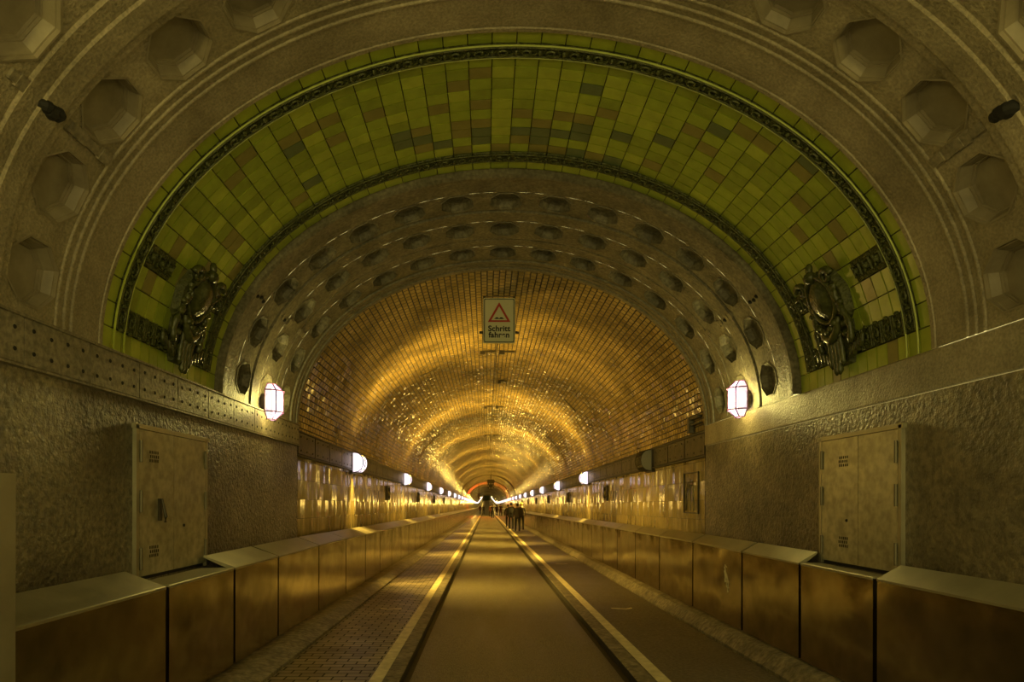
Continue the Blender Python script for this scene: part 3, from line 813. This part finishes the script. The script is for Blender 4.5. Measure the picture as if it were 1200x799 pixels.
# ---------------------------------------------------------------- hanging sign
ysn = 9.30; sx = CX+(584.5-570)*ysn/F; zt_ = CZ+(585-349)*ysn/F; zb_ = CZ+(585-402)*ysn/F; hw = .24
r = empty('warning_sign', (sx, ysn, zb_)); H = zt_-zb_
def rrect(mb, w2, z0, z1, rad, y0, y1, mi=0):
    pts = []
    for cx_, cz_, a0 in ((w2-rad, z1-rad, 0), (-w2+rad, z1-rad, 90), (-w2+rad, z0+rad, 180), (w2-rad, z0+rad, 270)):
        for i in range(5):
            a = math.radians(a0+90*i/4); pts.append((cx_+rad*math.cos(a), cz_+rad*math.sin(a)))
    n = len(pts)
    mb.add([(x, y0, z) for x, z in pts]+[(x, y1, z) for x, z in pts], [tuple(range(n-1,-1,-1)), tuple(n+i for i in range(n))]+[(i, (i+1) % n, n+(i+1) % n, n+i) for i in range(n)], mi)
m = MB(); rrect(m, hw, 0, H, .02, 0, .015, 0); m.build('panel', M_white, r)
m = MB(); rrect(m, hw-.012, .012, H-.012, .02, -.002, .001, 0); m.build('border', M_black, r)
m = MB(); rrect(m, hw-.024, .024, H-.024, .018, -.004, .000, 0); m.build('sign_field', M_white, r)
def tri(mb, cx_, z0, w2, h, y, t=.002): mb.add([(cx_-w2, y, z0), (cx_+w2, y, z0), (cx_, y, z0+h), (cx_-w2, y+t, z0), (cx_+w2, y+t, z0), (cx_, y+t, z0+h)], [(0,1,2),(5,4,3),(0,3,4,1),(1,4,5,2),(2,5,3,0)])
m = MB(); tri(m, 0, H*.465, .172, .30, -.006); m.build('red_triangle', M_red, r)
m = MB(); tri(m, 0, H*.465+.028, .120, .208, -.008); m.build('triangle_field', M_white, r)
m = MB()
pts = [(-.078,0),(-.045,.026),(-.025,.026),(0,.008),(.02,.026),(.045,.026),(.078,0)]
m.add([(x, -.010, H*.465+.045+z) for x, z in pts]+[(x, -.008, H*.465+.045+z) for x, z in pts], [tuple(range(7)), tuple(range(13,6,-1))]+[(i, 7+i, 7+(i+1) % 7, (i+1) % 7) for i in range(7)])
m.build('bump_symbol', M_black, r)
for tx, zz in (('Schritt', H*.265), ('fahren', H*.125)):
    cu = bpy.data.curves.new('lettering', 'FONT'); cu.body = tx; cu.size = .118; cu.align_x = 'CENTER'; cu.extrude = .001; cu.offset = .0035
    cu.materials.append(M_black); cu.space_character = 1.05
    tmp = bpy.data.objects.new('tmp', cu); C.objects.link(tmp)
    me = bpy.data.meshes.new_from_object(tmp.evaluated_get(bpy.context.evaluated_depsgraph_get())); bpy.data.objects.remove(tmp)
    o = bpy.data.objects.new('lettering', me); C.objects.link(o); o.parent = r; o.location = (0, -.007, zz); o.rotation_euler = (PI/2, 0, 0)
m = MB()
ztop = ZT+al(ysn)+BT*math.sqrt(1-(sx/AT)**2)
for x in (-.225, .225):
    m.box(x-.02, x+.02, .015, .06, -.0+H*.1, ztop-zb_+.01)
m.box(-.25, .25, .02, .05, H+.03, H+.05)
m.box(-.30, .30, .02, .05, H*.22, H*.27)
m.build('bracket', M_iron, r)
tag(r, 'white bump warning sign reading Schritt fahren hanging from the vault', 'sign')

# ---------------------------------------------------------------- crown cable and brackets, damage marks
m = MB(); pts = [(.0, y, ZT+BT-.012+al(y)) for y in (9.6, 12, 16, 20, 26, 34, 45)]
m.tube(pts, .007, 6); tag(m.build('ceiling_cable', M_iron), 'thin dark cable along the crown of the tunnel vault', 'cable')
def vz(x, y): return ZT+al(y)+BT*math.sqrt(max(0, 1-(x/AT)**2))
br = [(-.18, 12.6, .16, 'left of the crown cable just behind the hanging sign'), (.22, 12.6, .16, 'right of the crown cable just behind the hanging sign'),
      (.20, 15.6, .12, 'right of the crown cable, second along the crown'), (-.14, 19.6, .13, 'left of the crown cable halfway along the visible cable'),
      (.22, 19.6, .13, 'right of the crown cable halfway along the visible cable'), (-.16, 27.5, .15, 'left of the crown cable, farthest along the crown'), (.24, 27.5, .15, 'right of the crown cable, farthest along the crown')]
for x, y, s_, lab in br:
    m = MB(); z = vz(x, y)
    m.box(-s_, s_, -.03, .03, -.03, .012); m.box(-s_, -s_*.3, -.02, .02, -.075, -.02)
    o = m.build('ceiling_bracket', M_iron); o.location = (x, y, z); tag(o, 'small dark bracket '+lab, 'bracket', 'brackets on the tunnel crown')
def scar(th0, th1, y0, y1, wd, label):
    m = MB(); n = 10
    for i in range(n):
        vv = []
        for q in (i, i+1):
            t = th0+(th1-th0)*q/n; y = y0+(y1-y0)*q/n
            for d in (-.01, .012):
                for w_ in (0, wd):
                    vv.append(((AT-d)*math.sin(t), y+w_, ZT+al(y)+(BT-d)*math.cos(t)))
        m.add(vv, [(2,3,7,6),(0,2,6,4),(1,5,7,3),(0,1,3,2),(4,6,7,5)])
    o = m.build('cable_clip', M_iron); tag(o, label, 'strip')
scar(-.62, -.48, 13.2, 13.2, .05, 'short dark metal strip on the left side of the tunnel vault')
scar(.68, .86, 15.5, 15.9, .06, 'dark curved strip on the right side of the tunnel vault')
# bracket at the right pillar
r = MB(); y = 8.62; r.box(-.05, .02, -.22, .22, .06, .10); r.box(-.06, .02, .12, .20, -.12, .10); r.box(-.04, .02, -.24, .2, -.02, 0)
o = r.build('wall_bracket', M_iron); o.location = (AT-.03, 8.72, CZ+1.08); tag(o, 'dark broken bracket above the plate band beside the right pillar', 'bracket')

# ---------------------------------------------------------------- signal unit deep in the tunnel
r = empty('signal_unit', (.25, 62.5, CZ+al(62.5)+1.95))
m = MB(); m.box(-.36, .36, 0, .12, .35, .75); m.build('housing', M_iron, r)
m = MB(); m.tube([(0,-.02,.1),(0,.12,.1)], .36, 20); m.build('round_housing', M_iron, r)
m = MB(); m.tube([(0,-.04,.1),(0,-.02,.1)], .16, 16); m.build('lens', M_gutter, r)
for i in range(6):
    a = i*PI/3; m = MB(); m.tube([(.26*math.cos(a),-.035,.1+.26*math.sin(a)),(.26*math.cos(a),-.02,.1+.26*math.sin(a))], .06, 10); m.build('fan_hole', M_cap, r)
m = MB(); m.box(-.04,.04,.03,.09,.75,vz(.25,62.5)-(CZ+al(62.5)+1.95)+.02); m.build('hanger', M_iron, r)
tag(r, 'dark round signal unit hanging from the crown deep in the tunnel', 'signal')
r = empty('signal_lamp', (-1.25, 84, CZ+al(84)+1.35))
m = MB(); m.box(-.16,.16,-.02,.1,-.35,.35); m.build('housing', M_iron, r)
m = MB(); m.tube([(0,.1,.12),(0,.13,.12)], .11, 14); m.build('red_lens', emis('red_lens_glow', (1,.03,.01), 6), r)
m = MB(); m.box(-.03,.03,.02,.08,.35,vz(-1.25,84)-(CZ+al(84)+1.35)+.02); m.build('hanger', M_iron, r)
point((0,.5,.1), (1,.05,.01), 1300, r, .1)
tag(r, 'far red signal lamp casting a red glow on the vault', 'signal')

# ---------------------------------------------------------------- people in the distance
def person(x, y, h, top, legs, label, stride=.22, face=0, zf=None, hair=(.03,.02,.015), helmet=None, bag=False):
    zf = HW if zf is None else zf
    r = empty('person', (x, y, zf+al(y)), face)
    me = bpy.data.meshes.new('body')
    k = h/1.75; s2 = stride
    V = [(0,0,.95),(0,0,1.12),(0,0,1.32),(0,0,1.46),(0,.01,1.54),(0,.02,1.64),(0,.02,1.72),
         (-.10,0,.90),(-.11,s2*.5,.50),(-.11,s2*.7-.05,.09),(-.11,s2*.7+.10,.04),
         (.10,0,.90),(.11,-s2*.2,.50),(.11,-s2,.12),(.11,-s2+.12,.04),
         (-.19,0,1.42),(-.25,-.05,1.14),(-.25,.06,.90),(-.25,.09,.81),
         (.19,0,1.42),(.25,.06,1.14),(.24,.16,.93),(.24,.19,.84)]
    E = [(0,1),(1,2),(2,3),(3,4),(4,5),(5,6),(0,7),(7,8),(8,9),(9,10),(0,11),(11,12),(12,13),(13,14),(3,15),(15,16),(16,17),(17,18),(3,19),(19,20),(20,21),(21,22)]
    R = [.17,.165,.18,.12,.06,.09,.075,.13,.095,.065,.05,.13,.095,.065,.05,.07,.048,.038,.035,.07,.048,.038,.035]
    me.from_pydata([(a*k, b*k, c*k) for a, b, c in V], E, [])
    o = bpy.data.objects.new('tmp', me); C.objects.link(o)
    md = o.modifiers.new('s', 'SKIN')
    for i, sv in enumerate(me.skin_vertices[0].data): sv.radius = (R[i]*k, R[i]*k*.8); sv.use_root = (i == 0)
    ss = o.modifiers.new('ss', 'SUBSURF'); ss.levels = 1; ss.render_levels = 1
    dg = bpy.context.evaluated_depsgraph_get(); dg.update()
    nm = bpy.data.meshes.new_from_object(o.evaluated_get(dg)); bpy.data.objects.remove(o)
    nm.name = 'body'
    for mt in (M_skin, clothes(top), clothes(legs)): nm.materials.append(mt)
    for p in nm.polygons:
        c = p.center/k
        p.material_index = 0 if (c.z > 1.50 or (abs(c.x) > .18 and c.z < .88 and c.z > .75)) else (1 if c.z > .90 else 2)
        p.use_smooth = True
    b = bpy.data.objects.new('body', nm); C.objects.link(b); b.parent = r
    m = MB(); m.ball((0, -.01*k, 1.67*k), .088*k, .10*k, .10*k, 0, 10, 7)
    if helmet: m.build('helmet', clothes(helmet), r, True)
    else: m.build('hair', clothes(hair), r, True)
    if bag:
        m = MB(); m.ball((0, -.17*k, 1.22*k), .15*k, .09*k, .22*k, 0, 10, 7); m.build('backpack', clothes((.02,.02,.02)), r, True)
    return tag(r, label, 'person')
M_skin = mat('skin', (.40,.24,.15), None, .6)
_cl = {}
def clothes(c):
    if c not in _cl: _cl[c] = mat('cloth', c, None, .85)
    return _cl[c]
def px2x(px, y): return CX+(px-570)*y/F
dk = (.015,.014,.014); 
person(px2x(599, 40), 40, 1.72, (.02,.02,.02), dk, 'person in black with a backpack, left in the nearest group on the right walkway', bag=True)
person(px2x(606.5, 36.5), 36.5, 1.66, (.07,.06,.05), (.03,.03,.03), 'person in dark brown coat walking in the middle of the nearest group', stride=.3)
person(px2x(611, 38.5), 38.5, 1.70, (.10,.085,.06), (.03,.03,.03), 'person with yellow helmet in the nearest group on the right walkway', helmet=(.6,.5,.05))
person(px2x(595.5, 44), 44, 1.62, (.025,.022,.02), dk, 'person in dark clothes just ahead of the nearest group by the right line', stride=.15)
person(px2x(577.3, 80), 80, 1.80, (.03,.025,.02), dk, 'tall person in dark clothes walking on the lane, leftmost on the lane', zf=HL, stride=.2)
person(px2x(582.0, 98), 98, 1.75, (.02,.02,.02), dk, 'person in black walking on the lane between two others', zf=HL)
person(px2x(586.8, 92), 92, 1.78, (.02,.02,.025), dk, 'person in black walking on the right walkway edge near the lane', stride=.1)
person(px2x(574.6, 94), 94, 1.7, (.10,.05,.02), dk, 'person in brown top close behind the tall one on the lane', zf=HL, stride=.25)
person(px2x(562.8, 112), 112, 1.7, (.08,.02,.02), dk, 'person in dark red top, left one of the pair on the left walkway')
person(px2x(566.6, 108), 108, 1.68, (.02,.02,.02), dk, 'person in black, right one of the pair on the left walkway', stride=.12)
